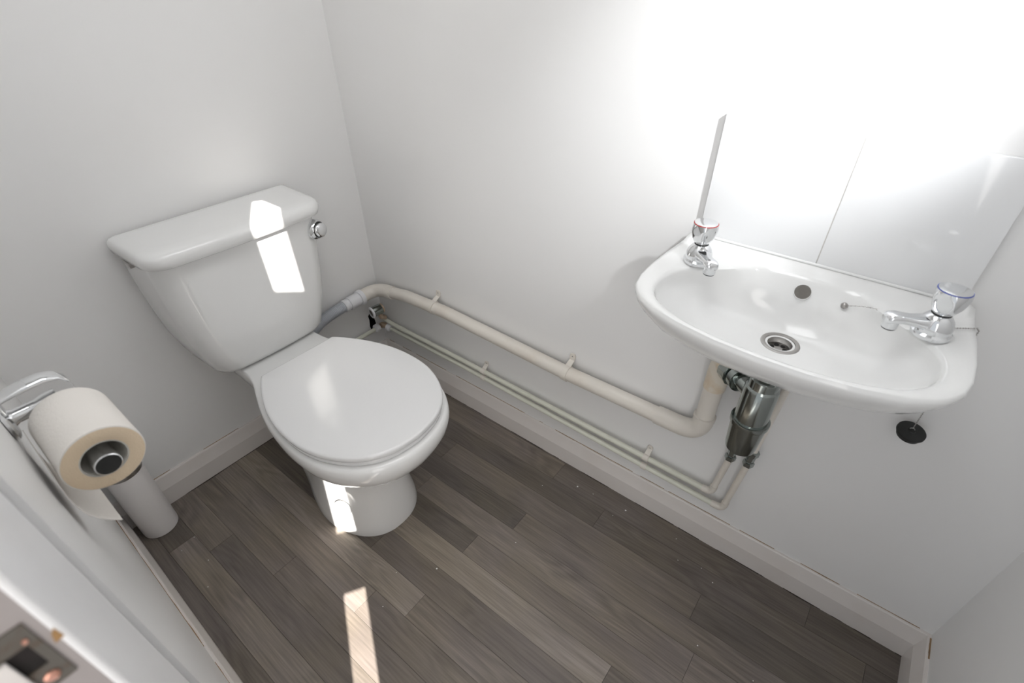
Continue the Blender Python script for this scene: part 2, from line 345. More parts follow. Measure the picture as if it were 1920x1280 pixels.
# unseen screen added beyond the doorway; its slit cuts the sun into strips
PX = 2.3; P0 = Vector((PX, -0.395 - SUN_SLOPE * (PX - 0.17), 0)); nn = Vector((-u_.y, u_.x, 0))
def slab(a0, a1, z0, z1, bm):
    t = 0.006; c = [P0 + nn * a + u_ * s for a, s in ((a0, -t), (a1, -t), (a1, t), (a0, t))]
    loft([[(p.x, p.y, z0) for p in c], [(p.x, p.y, z1) for p in c]], bm=bm)
hb = bmesh.new(); HW = 0.026
slab(-0.22, -HW, -0.03, 3.4, hb); slab(HW + .010, 0.46, -0.03, 3.4, hb)
DZ = PX - 1.5
for z0, z1 in ((-0.03, 0.20), (0.855 + DZ, 1.0 + DZ), (1.24 + DZ, 1.885 + DZ), (2.195 + DZ, 3.4)): slab(-HW, HW + .010, z0, z1, hb)
slab(HW, HW + .010, 0.20, 1.24 + DZ, hb)
structure(link('sun_slit_screen', hb, 'screen_dark', smooth=False))

# ------------------------------------------------------------------ toilet
YC = -0.4575
toilet = thing('toilet', 'white close-coupled toilet with closed lid standing in the corner', 'toilet', (0.35, YC, 0)); T = Under(toilet)
def interp(tab, x):
    if x <= tab[0][0]: return tab[0][1]
    for (a, b), (c, d) in zip(tab, tab[1:]):
        if x <= c:
            k = (x - a) / (c - a); return b + (d - b) * k
    return tab[-1][1]
def half_outline(pts, n=40):
    """resample a half outline by arc length (Catmull-Rom smoothed)"""
    P = [Vector(p) for p in pts]; dense = []
    for i in range(len(P) - 1):
        p0 = P[max(i - 1, 0)]; p1 = P[i]; p2 = P[i + 1]; p3 = P[min(i + 2, len(P) - 1)]
        if i == 0: p0 = p1 * 2 - p2
        if i + 2 > len(P) - 1: p3 = Vector((p2.x, -p1.y))          # symmetric about the axis at the nose
        for k in range(10):
            t = k / 10
            dense.append(0.5 * ((2 * p1) + (p2 - p0) * t + (2 * p0 - 5 * p1 + 4 * p2 - p3) * t * t + (3 * p1 - p0 - 3 * p2 + p3) * t ** 3))
    dense.append(P[-1]); acc = [0]
    for a, b in zip(dense, dense[1:]): acc.append(acc[-1] + (b - a).length)
    out = []; j = 0
    for k in range(n + 1):
        s = acc[-1] * k / n
        while j < len(acc) - 2 and acc[j + 1] < s: j += 1
        f = (s - acc[j]) / max(acc[j + 1] - acc[j], 1e-9); out.append(dense[j].lerp(dense[j + 1], f))
    return out
def ring_from(half, z, yc=YC, sx=1, sy=1, cx=0.45):
    r = [(cx + (p.x - cx) * sx, yc + p.y * sy, z) for p in half]
    r += [(cx + (p.x - cx) * sx, yc - p.y * sy, z) for p in reversed(half[:-1])]
    return r
lid_h = half_outline([(0.250, 0.1085), (0.285, 0.130), (0.330, 0.152), (0.385, 0.172), (0.445, 0.184), (0.505, 0.187), (0.560, 0.181), (0.610, 0.164), (0.655, 0.137), (0.688, 0.102), (0.708, 0.060), (0.717, 0.0)])
rim_h = half_outline([(0.030, 0.112), (0.12, 0.113), (0.20, 0.120), (0.26, 0.142), (0.32, 0.164), (0.385, 0.181), (0.45, 0.190), (0.51, 0.192), (0.57, 0.186), (0.625, 0.168), (0.672, 0.137), (0.704, 0.098), (0.722, 0.05), (0.728, 0.0)])
base_h = half_outline([(0.10, 0.045), (0.18, 0.058), (0.26, 0.080), (0.33, 0.106), (0.40, 0.125), (0.46, 0.127), (0.51, 0.115), (0.55, 0.096), (0.58, 0.068), (0.596, 0.035), (0.600, 0.0)])
def mixr(a, b, k): return [p.lerp(q, k) for p, q in zip(a, b)]
rings = []
for z, k, sx, sy in ((0, 0, 1, 1), (0.006, 0, 1.003, 1.01), (0.03, 0, .98, .97), (0.07, 0, .94, .90), (0.12, 0, .89, .83), (0.17, 0.0, .865, .78), (0.205, 0.06, .89, .78), (0.235, 0.28, .93, .84),
                     (0.262, 0.52, .975, .92), (0.29, 0.73, .98, .95), (0.32, 0.89, .99, .975), (0.348, 0.98, .998, .995), (0.368, 1, 1.003, 1.002), (0.382, 1, .997, .997), (0.389, 1, .985, .982), (0.391, 1, .965, .955)):
    rings.append(ring_from(mixr(base_h, rim_h, k), z, YC - 0.016 * (1 - min(1, z / .3)), sx, sy))
T.add('pan', loft(rings), 'ceramic', angle=60)
# seat ring and lid
def slab_rings(h, z0, z1, e, sc=1.0, dome=0.0):
    return [ring_from(h, z, YC, s * sc, s2 * sc, 0.48) for z, s, s2 in ((z0, 1 - e * 2, 1 - e * 2.5), (z0 + .002, 1 - e * .4, 1 - e * .5), ((z0 + z1) / 2, 1, 1), (z1 - .004, 1 - e * .2, 1 - e * .25), (z1 - .0015, 1 - e, 1 - e * 1.3), (z1, 1 - e * 3, 1 - e * 3.6), (z1 + dome, .6, .6))]
T.add('seat', loft(slab_rings(lid_h, 0.392, 0.4065, 0.012, 0.985)), 'plastic', angle=60)
T.add('lid', loft(slab_rings(lid_h, 0.4075, 0.424, 0.010, 1.0, 0.0012)), 'plastic', angle=60)
for s in (-1, 1):
    T.add('hinge', lathe([(0, .009), (.001, .0105), (.014, .0105), (.016, .009)], (0.243, YC + s * 0.075, 0.388), (0, 0, 1), 20), 'plastic')
# cistern
def sq(hw, xb, xf, z, n=5.0, yc=YC - .010, bow=0.0, N=36, taper=0.0):
    r = []
    for k in range(N + 1):
        th = PI * k / N - PI / 2      # -90..90
        c, s = math.cos(th), math.sin(th)
        x = xb + (xf - xb) * abs(c) ** (2 / n); y = hw * (abs(s) ** (2 / n)) * (1 if s > 0 else -1)
        y *= 1 - taper * (x - xb) / (xf - xb)
        x -= bow * (y / hw) ** 2 * abs(c) ** .3
        r.append((x, yc + y, z))
    return r
def rrect(hw, xb, xf, z, rf, rb, yc=YC - .010, taper=0.0, bow=0.0, n=9):
    pts = []
    for cx, sy, r0, a0 in ((xb, -1, rb, PI), (xf, -1, rf, 1.5 * PI), (xf, 1, rf, 0), (xb, 1, rb, .5 * PI)):
        back = cx == xb
        ox = cx + (r0 if back else -r0); oy = sy * (hw - r0)
        for k in range(n + 1):
            a = a0 + .5 * PI * k / n
            pts.append((ox + r0 * math.cos(a), oy + r0 * math.sin(a)))
        if cx == xf and sy == -1:
            for k in range(1, 12): pts.append((xf, -(hw - rf) + 2 * (hw - rf) * k / 12))
    out = []
    for x, y in pts:
        f = max(0, (x - xb) / (xf - xb)); out.append((x - bow * f * (y / hw) ** 2, yc + y * (1 - taper * f), z))
    return out
body = [(.3900, .130, .130, .03), (.3925, .146, .147, .035), (.400, .158, .158, .040), (.415, .168, .166, .045), (.45, .179, .172, .050), (.51, .194, .178, .052), (.58, .203, .183, .054), (.65, .209, .187, .055), (.742, .2135, .190, .055)]
cis = T.add('cistern', loft([rrect(hw, .010, xf, z, rf, .006, yc=YC - .004, taper=.05, bow=.010) for z, hw, xf, rf in body]), 'ceramic', angle=60)
lidr = [(.7385, .211, .188), (.7395, .2165, .198), (.744, .2215, .2055), (.756, .224, .2085), (.766, .224, .2080), (.7725, .2215, .2045), (.7765, .2165, .197), (.7788, .208, .186), (.7798, .190, .170), (.7800, .14, .12)]
T.add('cistern_lid', loft([rrect(hw, .008 + .3 * (.224 - hw), xf, z, .046 if i < 9 else .03, .010, yc=YC - .005, taper=.035, bow=.010) for i, (z, hw, xf) in enumerate(lidr)]), 'ceramic', angle=60)
# flush lever: a stubby round chrome knob
lv = T.add('flush_lever', lathe([(0, .024), (.003, .0270), (.010, .0275), (.016, .0255), (.020, .0225)], (0.168, -0.2790, 0.6985), (0.93, 0.36, 0.05), 36), 'chrome')
ax = Vector((0.93, 0.36, 0.05)).normalized(); c0 = Vector((0.168, -0.2790, 0.6985)) + ax * 0.020
T.add('lever_cap', lathe([(0, .0185), (.002, .0195), (.008, .0195), (.011, .017), (.0125, .012), (.0128, .001)], c0, (0.96, 0.1, 0.05), 36, facets=3, fdepth=.06), 'chrome', lv)
T.add('shadow_gap', lathe([(0, .0215), (.0012, .0215)], c0 - ax * .0002, ax, 30), 'black', lv)
T.add('side_clip', box(0.045, 0.085, -0.680, -0.670, 0.7245, 0.7375, .001), 'steel')
T.add('rust_spot', lathe([(0, .0058), (.0006, .0050)], (0.168, -0.2495, 0.757), (0.35, 1, 0.1), 14), 'rust')
T.add('floor_bolt_cap', lathe([(0, .026), (.003, .0262), (.0065, .0240), (.0080, .018), (.0075, .001)], (0.4985, -0.5805, 0.097), (0.40, -0.90, 0.16), 32), 'ceramic')

# ------------------------------------------------------------------ basin
BX = 1.294
basin = thing('wash_basin', 'white wall-hung hand basin with two chrome taps under the tiles', 'basin', (BX, 0, 0.70)); B = Under(basin)
outer = [(0.0, -0.318), (.06, -.3155), (.12, -.305), (.17, -.288), (.203, -.266), (.222, -.238), (.230, -.205), (.2325, -.16), (.231, -.10), (.227, -.05), (.222, -0.001), (0.15, -0.001), (0.07, -0.001), (0, -0.001)]
inner = [(0.0, -.303), (.06, -.300), (.115, -.288), (.158, -.268), (.187, -.238), (.198, -.200), (.193, -.160), (.172, -.128), (.140, -.104), (.112, -.080), (.092, -.058), (.072, -.046), (.035, -.044), (0, -.044)]
inner2 = [(0.0, -.300), (.06, -.296), (.115, -.283), (.155, -.260), (.180, -.228), (.188, -.190), (.180, -.150), (.160, -.118), (.125, -.092), (.085, -.072), (.04, -.062), (0, -.060)]
def closed(half, x0=BX):
    h = [(x0 + x, y) for x, y in half]; return h + [(x0 - x, y) for x, y in reversed(half[1:-1])]
def smooth_closed(P, k=6):
    out = []; n = len(P)
    for i in range(n):
        p0, p1, p2, p3 = (Vector(P[(i + j) % n]) for j in (-1, 0, 1, 2))
        for q in range(k):
            t = q / k; out.append(0.5 * ((2 * p1) + (p2 - p0) * t + (2 * p0 - 5 * p1 + 4 * p2 - p3) * t * t + (3 * p1 - p0 - 3 * p2 + p3) * t ** 3))
    return out
def polar(P, c, N):
    """intersect rays from c with polygon P"""
    out = []
    for k in range(N):
        a = 2 * PI * k / N + PI / N; d = Vector((math.cos(a), math.sin(a))); best = None
        for i in range(len(P)):
            p, q = Vector(P[i]), Vector(P[(i + 1) % len(P)]); e = q - p; den = d.x * e.y - d.y * e.x
            if abs(den) < 1e-12: continue
            w = p - Vector(c); t = (w.x * e.y - w.y * e.x) / den; s = (w.x * d.y - w.y * d.x) / den
            if t > 0 and -1e-6 <= s <= 1 + 1e-6 and (best is None or t > best): best = t
        out.append(Vector(c) + d * best)
    return out
NB = 96; CB = (BX, -0.150)
OUT = polar(closed(outer), CB, NB); INN = polar(smooth_closed(closed(inner)), CB, NB); INE = polar(smooth_closed(closed(inner2)), CB, NB)
OUT = [Vector(p) for p in OUT]
DR = Vector((BX + .003, -0.128)); ZD = 0.7445
def circ(r): return [DR + Vector((math.cos(2 * PI * k / NB + PI / NB), math.sin(2 * PI * k / NB + PI / NB))) * r for k in range(NB)]
def lerp(a, b, k): return [p.lerp(q, k) for p, q in zip(a, b)]
def back_rise(p): return 0.012 * max(0.0, min(1.0, (p.y + 0.035) / 0.03))
R_ = []
R_.append([(p.x, p.y, ZD) for p in circ(.0195)])
R_.append([(p.x, p.y, ZD + .0006) for p in circ(.026)])
for k, z in ((.12, .7462), (.28, .7495), (.45, .7550), (.62, .7630), (.76, .7725), (.87, .7840), (.94, .7955)):
    R_.append([(p.x, p.y, z) for p in lerp(circ(.026), INE, k)])
for k, z in ((.35, .8060), (.65, .8150), (.88, .8225), (1.0, .8270)):
    R_.append([(p.x, p.y, z) for p in lerp(INE, INN, k)])
for k, z in ((.15, .8302), (.4, .8318), (.65, .8325), (.88, .8322)):
    R_.append([(p.x, p.y, z + back_rise(p)) for p in lerp(INN, OUT, k)])
def oscale(s, z, dz=0):
    return [(BX + (p.x - BX) * s, p.y * s if p.y < -.002 else p.y, z + dz) for p in OUT]
def OS(s, z): return [(BX + (p.x - BX) * s, min(-.001, p.y * s), z) for p in OUT]
R_.append([(BX + (p.x - BX) * .994, min(-.001, p.y * .994), .8312 + back_rise(p)) for p in OUT])
R_.append([(p.x, p.y, .8280 + back_rise(p) * .9) for p in OUT])
R_.append([(p.x, p.y, .8235 + back_rise(p) * .6) for p in OUT])
for s, z in ((.990, .815), (.968, .803), (.940, .791), (.905, .778), (.86, .765), (.78, .750), (.64, .736), (.46, .727), (.26, .721)): R_.append(OS(s, z))
bowl = B.add('bowl', loft(R_, cap0=False, cap1=True), 'ceramic', angle=70)
# waste fitting in the bowl
wf = B.add('drain', lathe([(0, .0308), (.0010, .0304), (.0018, .0280), (.0012, .0240), (-.003, .0222), (-.009, .0205), (-.0105, .0190), (-.0105, .0001)], (DR.x, DR.y, ZD + .0008), (0, 0, 1), 40, cap=False), 'steel')
for k in range(6):
    a = 2 * PI * k / 6
    B.add('drain_hole', lathe([(0, .0042), (.0006, .0042)], (DR.x + .0105 * math.cos(a), DR.y + .0105 * math.sin(a), ZD - .0098), (0, 0, 1), 14), 'hole', wf)
B.add('overflow_ring', lathe([(-.004, .0134), (.0004, .0134), (.0008, .0130)], (BX + .001, -0.0560, 0.8100), (0, -1, 1.0), 28), 'ceramic')
B.add('overflow_hole', lathe([(.0002, .0128), (.0012, .0126)], (BX + .001, -0.0560, 0.8100), (0, -1, 1.0), 28), 'shade')
# bead of sealant between basin and tiles
B.add('sealant_bead', tube([(BX - .205, -.0125, .8432), (BX, -.0125, .8436), (BX + .20, -.0125, .8432)], .0025, 10), 'ceramic')

# ------------------------------------------------------------------ taps
def tap(loc, dirx, label, ringm):
    t = thing('basin_tap', label, 'tap', loc, 'pillar taps on the basin'); o = Vector(loc); A = Under(t)
    d = Vector((*dirx, 0)).normalized()
    body = A.add('body', lathe([(0, .0240), (.003, .0250), (.006, .0250), (.0085, .0222), (.013, .0226), (.019, .0218), (.025, .0196), (.030, .0160), (.034, .0120), (.035, .0100)], o, (0, 0, 1), 40), 'chrome')
    sp = bmesh.new(); rings = []
    for s, z, w, h in ((0.004, .018, .0145, .011), (.020, .0195, .0135, .0088), (.034, .0215, .0108, .0066), (.046, .0235, .0105, .0064), (.056, .0240, .0112, .0072), (.064, .0230, .0108, .0070), (.0675, .0215, .008, .005)):
        c = o + d * s + Vector((0, 0, z)); sd_ = Vector((-d.y, d.x, 0)); r = []
        for k in range(20):
            a = 2 * PI * k / 20; ca, sa = math.cos(a), math.sin(a)
            r.append(c + sd_ * (w * (abs(ca) ** .7) * (1 if ca > 0 else -1)) + Vector((0, 0, h * (abs(sa) ** .7) * (1 if sa > 0 else -1))))
        rings.append(r)
    loft(rings, bm=sp); A.add('spout', sp, 'chrome', angle=60)
    A.add('nozzle', lathe([(0, .0098), (.014, .0102), (.0145, .0085)], o + d * .0575 + Vector((0, 0, .0225)), (0, 0, -1), 24), 'chrome')
    A.add('nozzle_ring', lathe([(0, .0092), (.0016, .0090)], o + d * .0575 + Vector((0, 0, .0080)), (0, 0, -1), 24), 'black')
    A.add('collar', lathe([(0, .0120), (.003, .0125), (.005, .0115)], o + Vector((0, 0, .0335)), (0, 0, 1), 24), 'black')
    hb_ = bmesh.new(); rings = []
    for z, r, fd in ((.037, .0125, 0), (.040, .0150, .04), (.047, .0190, .10), (.056, .0215, .13), (.063, .0222, .11), (.069, .0214, .05), (.0715, .0205, .0)):
        rr_ = []
        for k in range(60):
            a = 2 * PI * k / 60; f = 5 * a / (2 * PI); f = f - math.floor(f)
            q = r * (1 - fd * (math.cos((f - .5) * PI) ** 1.5))
            rr_.append(o + Vector((q * math.cos(a), q * math.sin(a), z)))
        rings.append(rr_)
    loft(rings, bm=hb_); h = A.add('handle', hb_, 'chrome', angle=50)
    A.add('index_ring', lathe([(0, .0205), (.0008, .0205), (.0012, .0198)], o + Vector((0, 0, .0713)), (0, 0, 1), 40), ringm, h)
    A.add('top_disc', lathe([(0, .0195), (.0016, .0193), (.0028, .016), (.0034, .008), (.0035, .0005)], o + Vector((0, 0, .0715)), (0, 0, 1), 40), 'chrome', h)
    return t
tap((BX - .170, -0.100, .8322), (.62, -.78), 'chrome pillar tap with a red ring, on the left of the basin', 'red')
tap((BX + .175, -0.113, .8322), (-.86, -.51), 'chrome pillar tap with a blue ring, on the right of the basin', 'blue')

# ------------------------------------------------------------------ splashback
spl = thing('splashback', 'white glazed tile splashback on the wall above the basin', 'tiles', (BX, 0, .84)); Q = Under(spl)
XT = (1.0886, 1.2944, 1.4995)
for a, b, zt in ((XT[0], XT[1], 1.0579), (XT[1], XT[2], 1.052)):
    Q.add('tile', box(a + .0006, b - .0006, -0.0110, -0.0006, .842, zt, .0012), 'tile', angle=50)
Q.add('grout_line', box(XT[1] - .0009, XT[1] + .0009, -0.0100, -0.0004, .846, 1.05), 'grout', smooth=False)

# ------------------------------------------------------------------ plug on its chain
plug = thing('basin_plug', 'black rubber plug hanging on a ball chain below the basin', 'plug', (1.532, -.03, .60)); G_ = Under(plug)
def chain(pts, r, step, bm):
    P = [Vector(p) for p in pts]; acc = 0
    for a, b in zip(P, P[1:]):
        L = (b - a).length; n = max(1, int(L / step))
        for k in range(n):
            c = a.lerp(b, k / n)
            bmesh.ops.create_icosphere(bm, subdivisions=1, radius=r, matrix=Matrix.Translation(c))
        tube([a, b], r * .35, 5, bm)
    return bm
hang = [(1.530, -.030, .612), (1.5290, -.031, .70), (1.5280, -.040, .80), (1.5265, -.050, .826), (1.5215, -.058, .8335), (1.514, -.066, .8345), (1.505, -.074, .8355), (1.492, -.084, .8355)]
G_.add('chain', chain(hang, .0013, .0040, bmesh.new()), 'steel')
short = [(1.4005, -.090, .8335)] + [tuple(p) for p in arc((1.400, -.089, .834), (1.385, -.066, .823), (1.362, -.060, .8105), 8)]
G_.add('chain', chain(short, .0012, .0038, bmesh.new()), 'steel')
G_.add('chain_ball', lathe([(-.005, .001), (-.0045, .0034), (-.001, .0054), (.002, .0050), (.005, .0026), (.0055, .0008)], (1.359, -.0625, .8110), (1, -.1, .3), 20), 'steel')
tilt = Vector((.05, -.18, 1)).normalized()
pl = G_.add('plug', lathe([(-.006, .0165), (-.0055, .0185), (.002, .0205), (.003, .0220), (.0065, .0218), (.0072, .0200), (.0070, .006), (.0090, .0045), (.0095, .001)], (1.530, -.031, .598), tilt, 36), 'black')
G_.add('plug_eye', tube([Vector((1.530, -.031, .604)) + Vector((.0035 * math.cos(a), 0, .003 + .0035 * math.sin(a))) for a in [i * PI / 8 for i in range(-3, 12)]], .0007, 8), 'steel')

# ------------------------------------------------------------------ bottle trap
trap = thing('bottle_trap', 'chrome bottle trap hanging under the basin', 'waste trap', (DR.x, DR.y, .49)); K_ = Under(trap)
o = (DR.x, DR.y, 0)
K_.add('tail_pipe', lathe([(.655, .0165), (.719, .0165)], o, (0, 0, 1), 28), 'dchrome')
K_.add('top_nut', lathe([(.648, .0245), (.650, .0262), (.668, .0262), (.670, .0245), (.672, .0185)], o, (0, 0, 1), 40), 'dchrome', angle=25)
K_.add('upper_body', lathe([(.566, .0300), (.640, .0300), (.647, .0290), (.651, .0262)], o, (0, 0, 1), 40), 'dchrome', angle=25)
K_.add('seal_ring', lathe([(.5575, .0325), (.5585, .0350), (.5620, .0355), (.5680, .0352), (.5690, .0330), (.5690, .030)], o, (0, 0, 1), 40), 'dchrome', angle=25)
K_.add('bottle', lathe([(.489, .010), (.4885, .0240), (.491, .0275), (.500, .0290), (.545, .0318), (.558, .0325)], o, (0, 0, 1), 40), 'dchrome', angle=25)
Eb = Vector((1.2135, -.0475, .6030)); tdir = (Vector((DR.x, DR.y, .6180)) - Eb); Lt = tdir.length; td = tdir.normalized()
K_.add('outlet_arm', tube([Eb + td * .012, Eb + td * (Lt - .015)], .0155, 24), 'dchrome')
K_.add('outlet_nut', lathe([(0, .0235), (.001, .0248), (.020, .0248), (.0215, .0262), (.0255, .0262), (.027, .0205)], Eb + td * .010, td, 48, facets=12, fdepth=.045), 'dchrome', angle=25)
K_.add('outlet_nut', lathe([(0, .0200), (.001, .0222), (.013, .0222), (.0145, .0238), (.018, .0238), (.0195, .018)], Eb + td * .040, td, 40), 'dchrome', angle=25)

# ------------------------------------------------------------------ waste pipe along the wall
waste = thing('waste_pipe', 'thick cream painted waste pipe along the wall above the skirting', 'pipe', (0.6, -.022, .36)); V = Under(waste)
cy = -.030
run = [(0.115, cy, .3640), (0.20, cy, .3800), (0.383, cy, .3880), (0.60, cy, .3810), (0.82, cy, .3740), (1.12, cy, .3770)]
V.add('long_run', tube(run, .0200, 28), 'pipe')
V.add('corner_elbow', tube([(0.13, cy, .3660)] + [tuple(p) for p in arc((0.098, cy, .3620), (0.033, cy, .353), (0.036, -.095, .347), 12)], .0228, 28), 'pipe')
V.add('coupling', lathe([(0, .0235), (.001, .0275), (.015, .0275), (.016, .0245)], (0.036, -.092, .347), (0, -1, -.01), 32), 'wplastic', angle=25)
V.add('coupling', lathe([(0, .0225), (.040, .0225), (.041, .0205)], (0.036, -.108, .3465), (0, -1, -.02), 32), 'wplastic', angle=25)
V.add('coupling', lathe([(0, .0195), (.010, .0195), (.0105, .0210), (.020, .0210), (.021, .0185)], (0.036, -.149, .3455), (0, -1, -.03), 32), 'wplastic', angle=25)
hose = []; rad = []
base = [(0.036, -.168, .345), (0.036, -.20, .3435), (0.037, -.235, .340), (0.040, -.27, .334), (0.046, -.30, .325), (0.054, -.325, .314)]
for i in range(len(base) - 1):
    a, b = Vector(base[i]), Vector(base[i + 1]); n = max(2, int((b - a).length / .0013))
    for k in range(n): hose.append(a.lerp(b, k / n))
rad = [.0158 if (i // 2) % 2 else .0188 for i in range(len(hose))]
V.add('ribbed_hose', tube(hose, rad, 18), 'gplastic', angle=80)
V.add('end_elbow', tube([(1.095, cy, .3770)] + [(1.135, cy, .3775)] + [tuple(p) for p in arc((1.150, cy, .378), (1.199, cy, .379), (1.2005, cy, .425), 10)] + [(1.2008, cy, .440)], .0232, 28), 'pipe')
V.add('elbow_socket', lathe([(0, .0232), (.001, .0246), (.008, .0246), (.009, .0205)], (1.2006, cy, .432), (0.01, 0, 1), 32), 'pipe', angle=25)
V.add('riser', tube([(1.2005, cy, .435), (1.2015, cy, .535)], .0205, 28), 'pipe')
V.add('stained_elbow', tube([(1.2015, cy, .525)] + [tuple(p) for p in arc((1.2020, cy, .560), (1.2015, cy, .606), (1.2175, -.0515, .6045), 10)] + [tuple(Eb + td * .0085)], .0232, 28), 'rust')
def clip(U, x, y, z, r, name='pipe_clip', m='pipe', w=.017, tab=.034, lean=0.008):
    bm = bmesh.new()
    lathe([(-w / 2, r + .0002), (-w / 2, r + .0022), (w / 2, r + .0022), (w / 2, r + .0002)], (x, y, z), (1, 0, 0), 28, bm=bm)
    rings = []
    for q, zz, yy, hw in ((0, z + r * .55, y - r * .55, w * .5), (1, z + r + .004, y * .62, w * .48), (2, z + r + .010, -.0042, w * .45), (3, z + r + tab * .62, -.0032, w * .52), (4, z + r + tab * .85, -.0032, w * .35)):
        rings.append([(x - hw, yy - .0022, zz), (x + hw, yy - .0022, zz), (x + hw, yy + .0022, zz), (x - hw, yy + .0022, zz)])
    loft(rings, bm=bm)
    c = U.add(name, bm, m, angle=50)
    U.add('clip_screw', lathe([(0, .0026), (.0010, .0024)], (x, -.0046, z + r + tab * .60), (0, -1, 0), 12), 'steel', c)
clip(V, 0.327, cy, .3865, .0200); clip(V, 0.833, cy, .3741, .0200)

# ------------------------------------------------------------------ twin copper pipes
ya = -.0205
c1 = thing('water_pipe', 'upper of the two thin cream painted water pipes above the skirting', 'pipe', (0.6, ya, .2)); U1 = Under(c1)
U1.add('long_run', tube([(0.022, ya, .2185), (0.10, ya, .2125), (0.45, ya, .2125), (1.07, ya, .2055), (1.225, ya, .2040), (1.250, ya, .2040)], .0077, 18), 'cpipe')
U1.add('sleeve', lathe([(0, .0078), (.0005, .0089), (.022, .0089), (.0225, .0078)], (.120, ya, .2125), (1, 0, 0), 20), 'cpipe', angle=25)
U1.add('elbow', tube([(1.243, ya, .2040)] + arc((1.250, ya, .2040), (1.267, ya, .2040), (1.2675, ya, .222), 8) + [(1.2676, ya, .230)], .0092, 18), 'pipe')
U1.add('riser', tube([(1.2675, ya, .222), (1.2795, ya, .350), (1.282, ya, .54), (1.278, ya, .66), (1.270, ya, .715)], .0077, 18), 'pipe')
U1.add('service_valve', lathe([(0, .0105), (.001, .0125), (.012, .0125), (.013, .0095), (.034, .0095), (.035, .0125), (.047, .0125), (.048, .010)], (1.2785, ya, .338), (.02, 0, 1), 6), 'dchrome', angle=25)
c2 = thing('water_pipe', 'lower of the two thin cream painted water pipes, nearest the skirting', 'pipe', (0.6, ya, .18)); U2 = Under(c2)
U2.add('long_run', tube([(0.070, ya, .1870), (0.45, ya, .1865), (1.07, ya, .1715), (1.27, ya, .1680), (1.285, ya, .1680)], .0075, 18), 'cpipe')
U2.add('elbow', tube([(1.275, ya, .1680)] + arc((1.285, ya, .1680), (1.3035, ya, .1680), (1.304, ya, .187), 8) + [(1.3042, ya, .196)], .0090, 18), 'pipe')
U2.add('riser', tube([(1.304, ya, .187), (1.3165, ya, .345), (1.325, ya, .50), (1.333, ya, .66), (1.345, ya, .715)], .0075, 18), 'pipe')
U2.add('service_valve', lathe([(0, .0105), (.001, .0125), (.012, .0125), (.013, .0095), (.034, .0095), (.035, .0125), (.047, .0125), (.048, .010)], (1.3170, ya, .345), (.06, 0, 1), 6), 'dchrome', angle=25)
U2.add('branch', tube([(0.022, -.060, .1840), (0.022, -.30, .1820), (0.022, -.36, .1815)], .0075, 18), 'cpipe')
tee = U2.add('tee', tube([(0.022, -.030, .1855)] + arc((0.022, -.026, .1855), (.0225, -.0205, .186), (.036, -.0205, .1868), 6) + [(.052, -.0205, .1868)], .0105, 20), 'brass')
U2.add('nut', lathe([(0, .0125), (.0015, .0152), (.016, .0152), (.020, .0110)], (0.022, -.040, .1855), (0, -1, 0), 20), 'wplastic', angle=25)
U2.add('nut', lathe([(0, .0125), (.0015, .0150), (.015, .0150), (.019, .0110)], (0.050, -.0205, .1868), (1, 0, 0), 20), 'wplastic', angle=25)
def twin_clip(x, z1, z2):
    clip(U1, x, ya, z1, .0078, tab=.026, w=.015, m='pipe'); 
    bm = lathe([(-.0075, .0077), (-.0075, .0097), (.0075, .0097), (.0075, .0077)], (x - .001, ya, z2), (1, 0, 0), 22)
    U2.add('pipe_clip', bm, 'pipe', angle=25)
twin_clip(.520, .2118, .1850); twin_clip(1.090, .2053, .1710)

# blanked-off fitting high in the corner
val = thing('pipe_fitting', 'blanked-off brass and grey pipe fitting in the corner above the black hole', 'fitting', (.052, -.045, .25)); F_ = Under(val)
F_.add('barrel', lathe([(0, .0180), (.002, .0190), (.034, .0190), (.036, .0175)], (.0600, -.0425, .2830), (-.15, -1, -.05), 26), 'dchrome', angle=25)
F_.add('end_ring', lathe([(0, .0190), (.001, .0205), (.006, .0205), (.007, .0190), (.0068, .0125)], (.0550, -.0755, .2812), (-.15, -1, -.05), 26, cap=False), 'wplastic', angle=25)
F_.add('bore', lathe([(.004, .0126), (.0045, .0120)], (.0550, -.0755, .2812), (-.15, -1, -.05), 26), 'shade')
F_.add('back_flange', lathe([(0, .0170), (.004, .0170), (.005, .0155)], (.0610, -.0365, .2835), (-.15, -1, -.05), 26), 'brass', angle=25)
F_.add('branch_stub', tube([(.064, -.058, .277), (.064, -.050, .252), (.055, -.032, .2390), (.048, -.024, .2300)], [.0080, .0082, .0080, .0078], 18), 'brass')

# ------------------------------------------------------------------ toilet roll and its holder
RX, RY, RZ, RR = 0.764, -0.9232, 0.8125, 0.0405
roll = thing('toilet_roll', 'cream toilet roll on a chrome holder with its loose end hanging', 'toilet roll', (RX - .05, RY, RZ - RR)); TR = Under(roll)
RC = .0232
RL = 0.106
TR.add('paper', lathe([(0, RC), (-.0000, RR - .0015), (-.0012, RR), (-RL + .001, RR), (-RL, RR - .0015), (-RL, RC)], (RX, RY, RZ), (1, 0, 0), 56, cap=False), 'paper', angle=40)
TR.add('paper_end', lathe([(.0004, RC + .0002), (.0006, RC + .0006), (.0006, RR - .0020), (.0004, RR - .0014)], (RX, RY, RZ), (1, 0, 0), 56, cap=False), 'paperend')
TR.add('core', lathe([(0, RC), (.0002, RC - .0012), (-RL, RC - .0012), (-RL, RC)], (RX, RY, RZ), (1, 0, 0), 40, cap=False), 'core', angle=40)
tail = [(-.9668, .826), (-.9685, .808), (-.9695, .788), (-.9690, .770), (-.9660, .7535), (-.9605, .7405), (-.9530, .7285), (-.9450, .7190)]
tb = bmesh.new(); K = len(tail); th = .0008
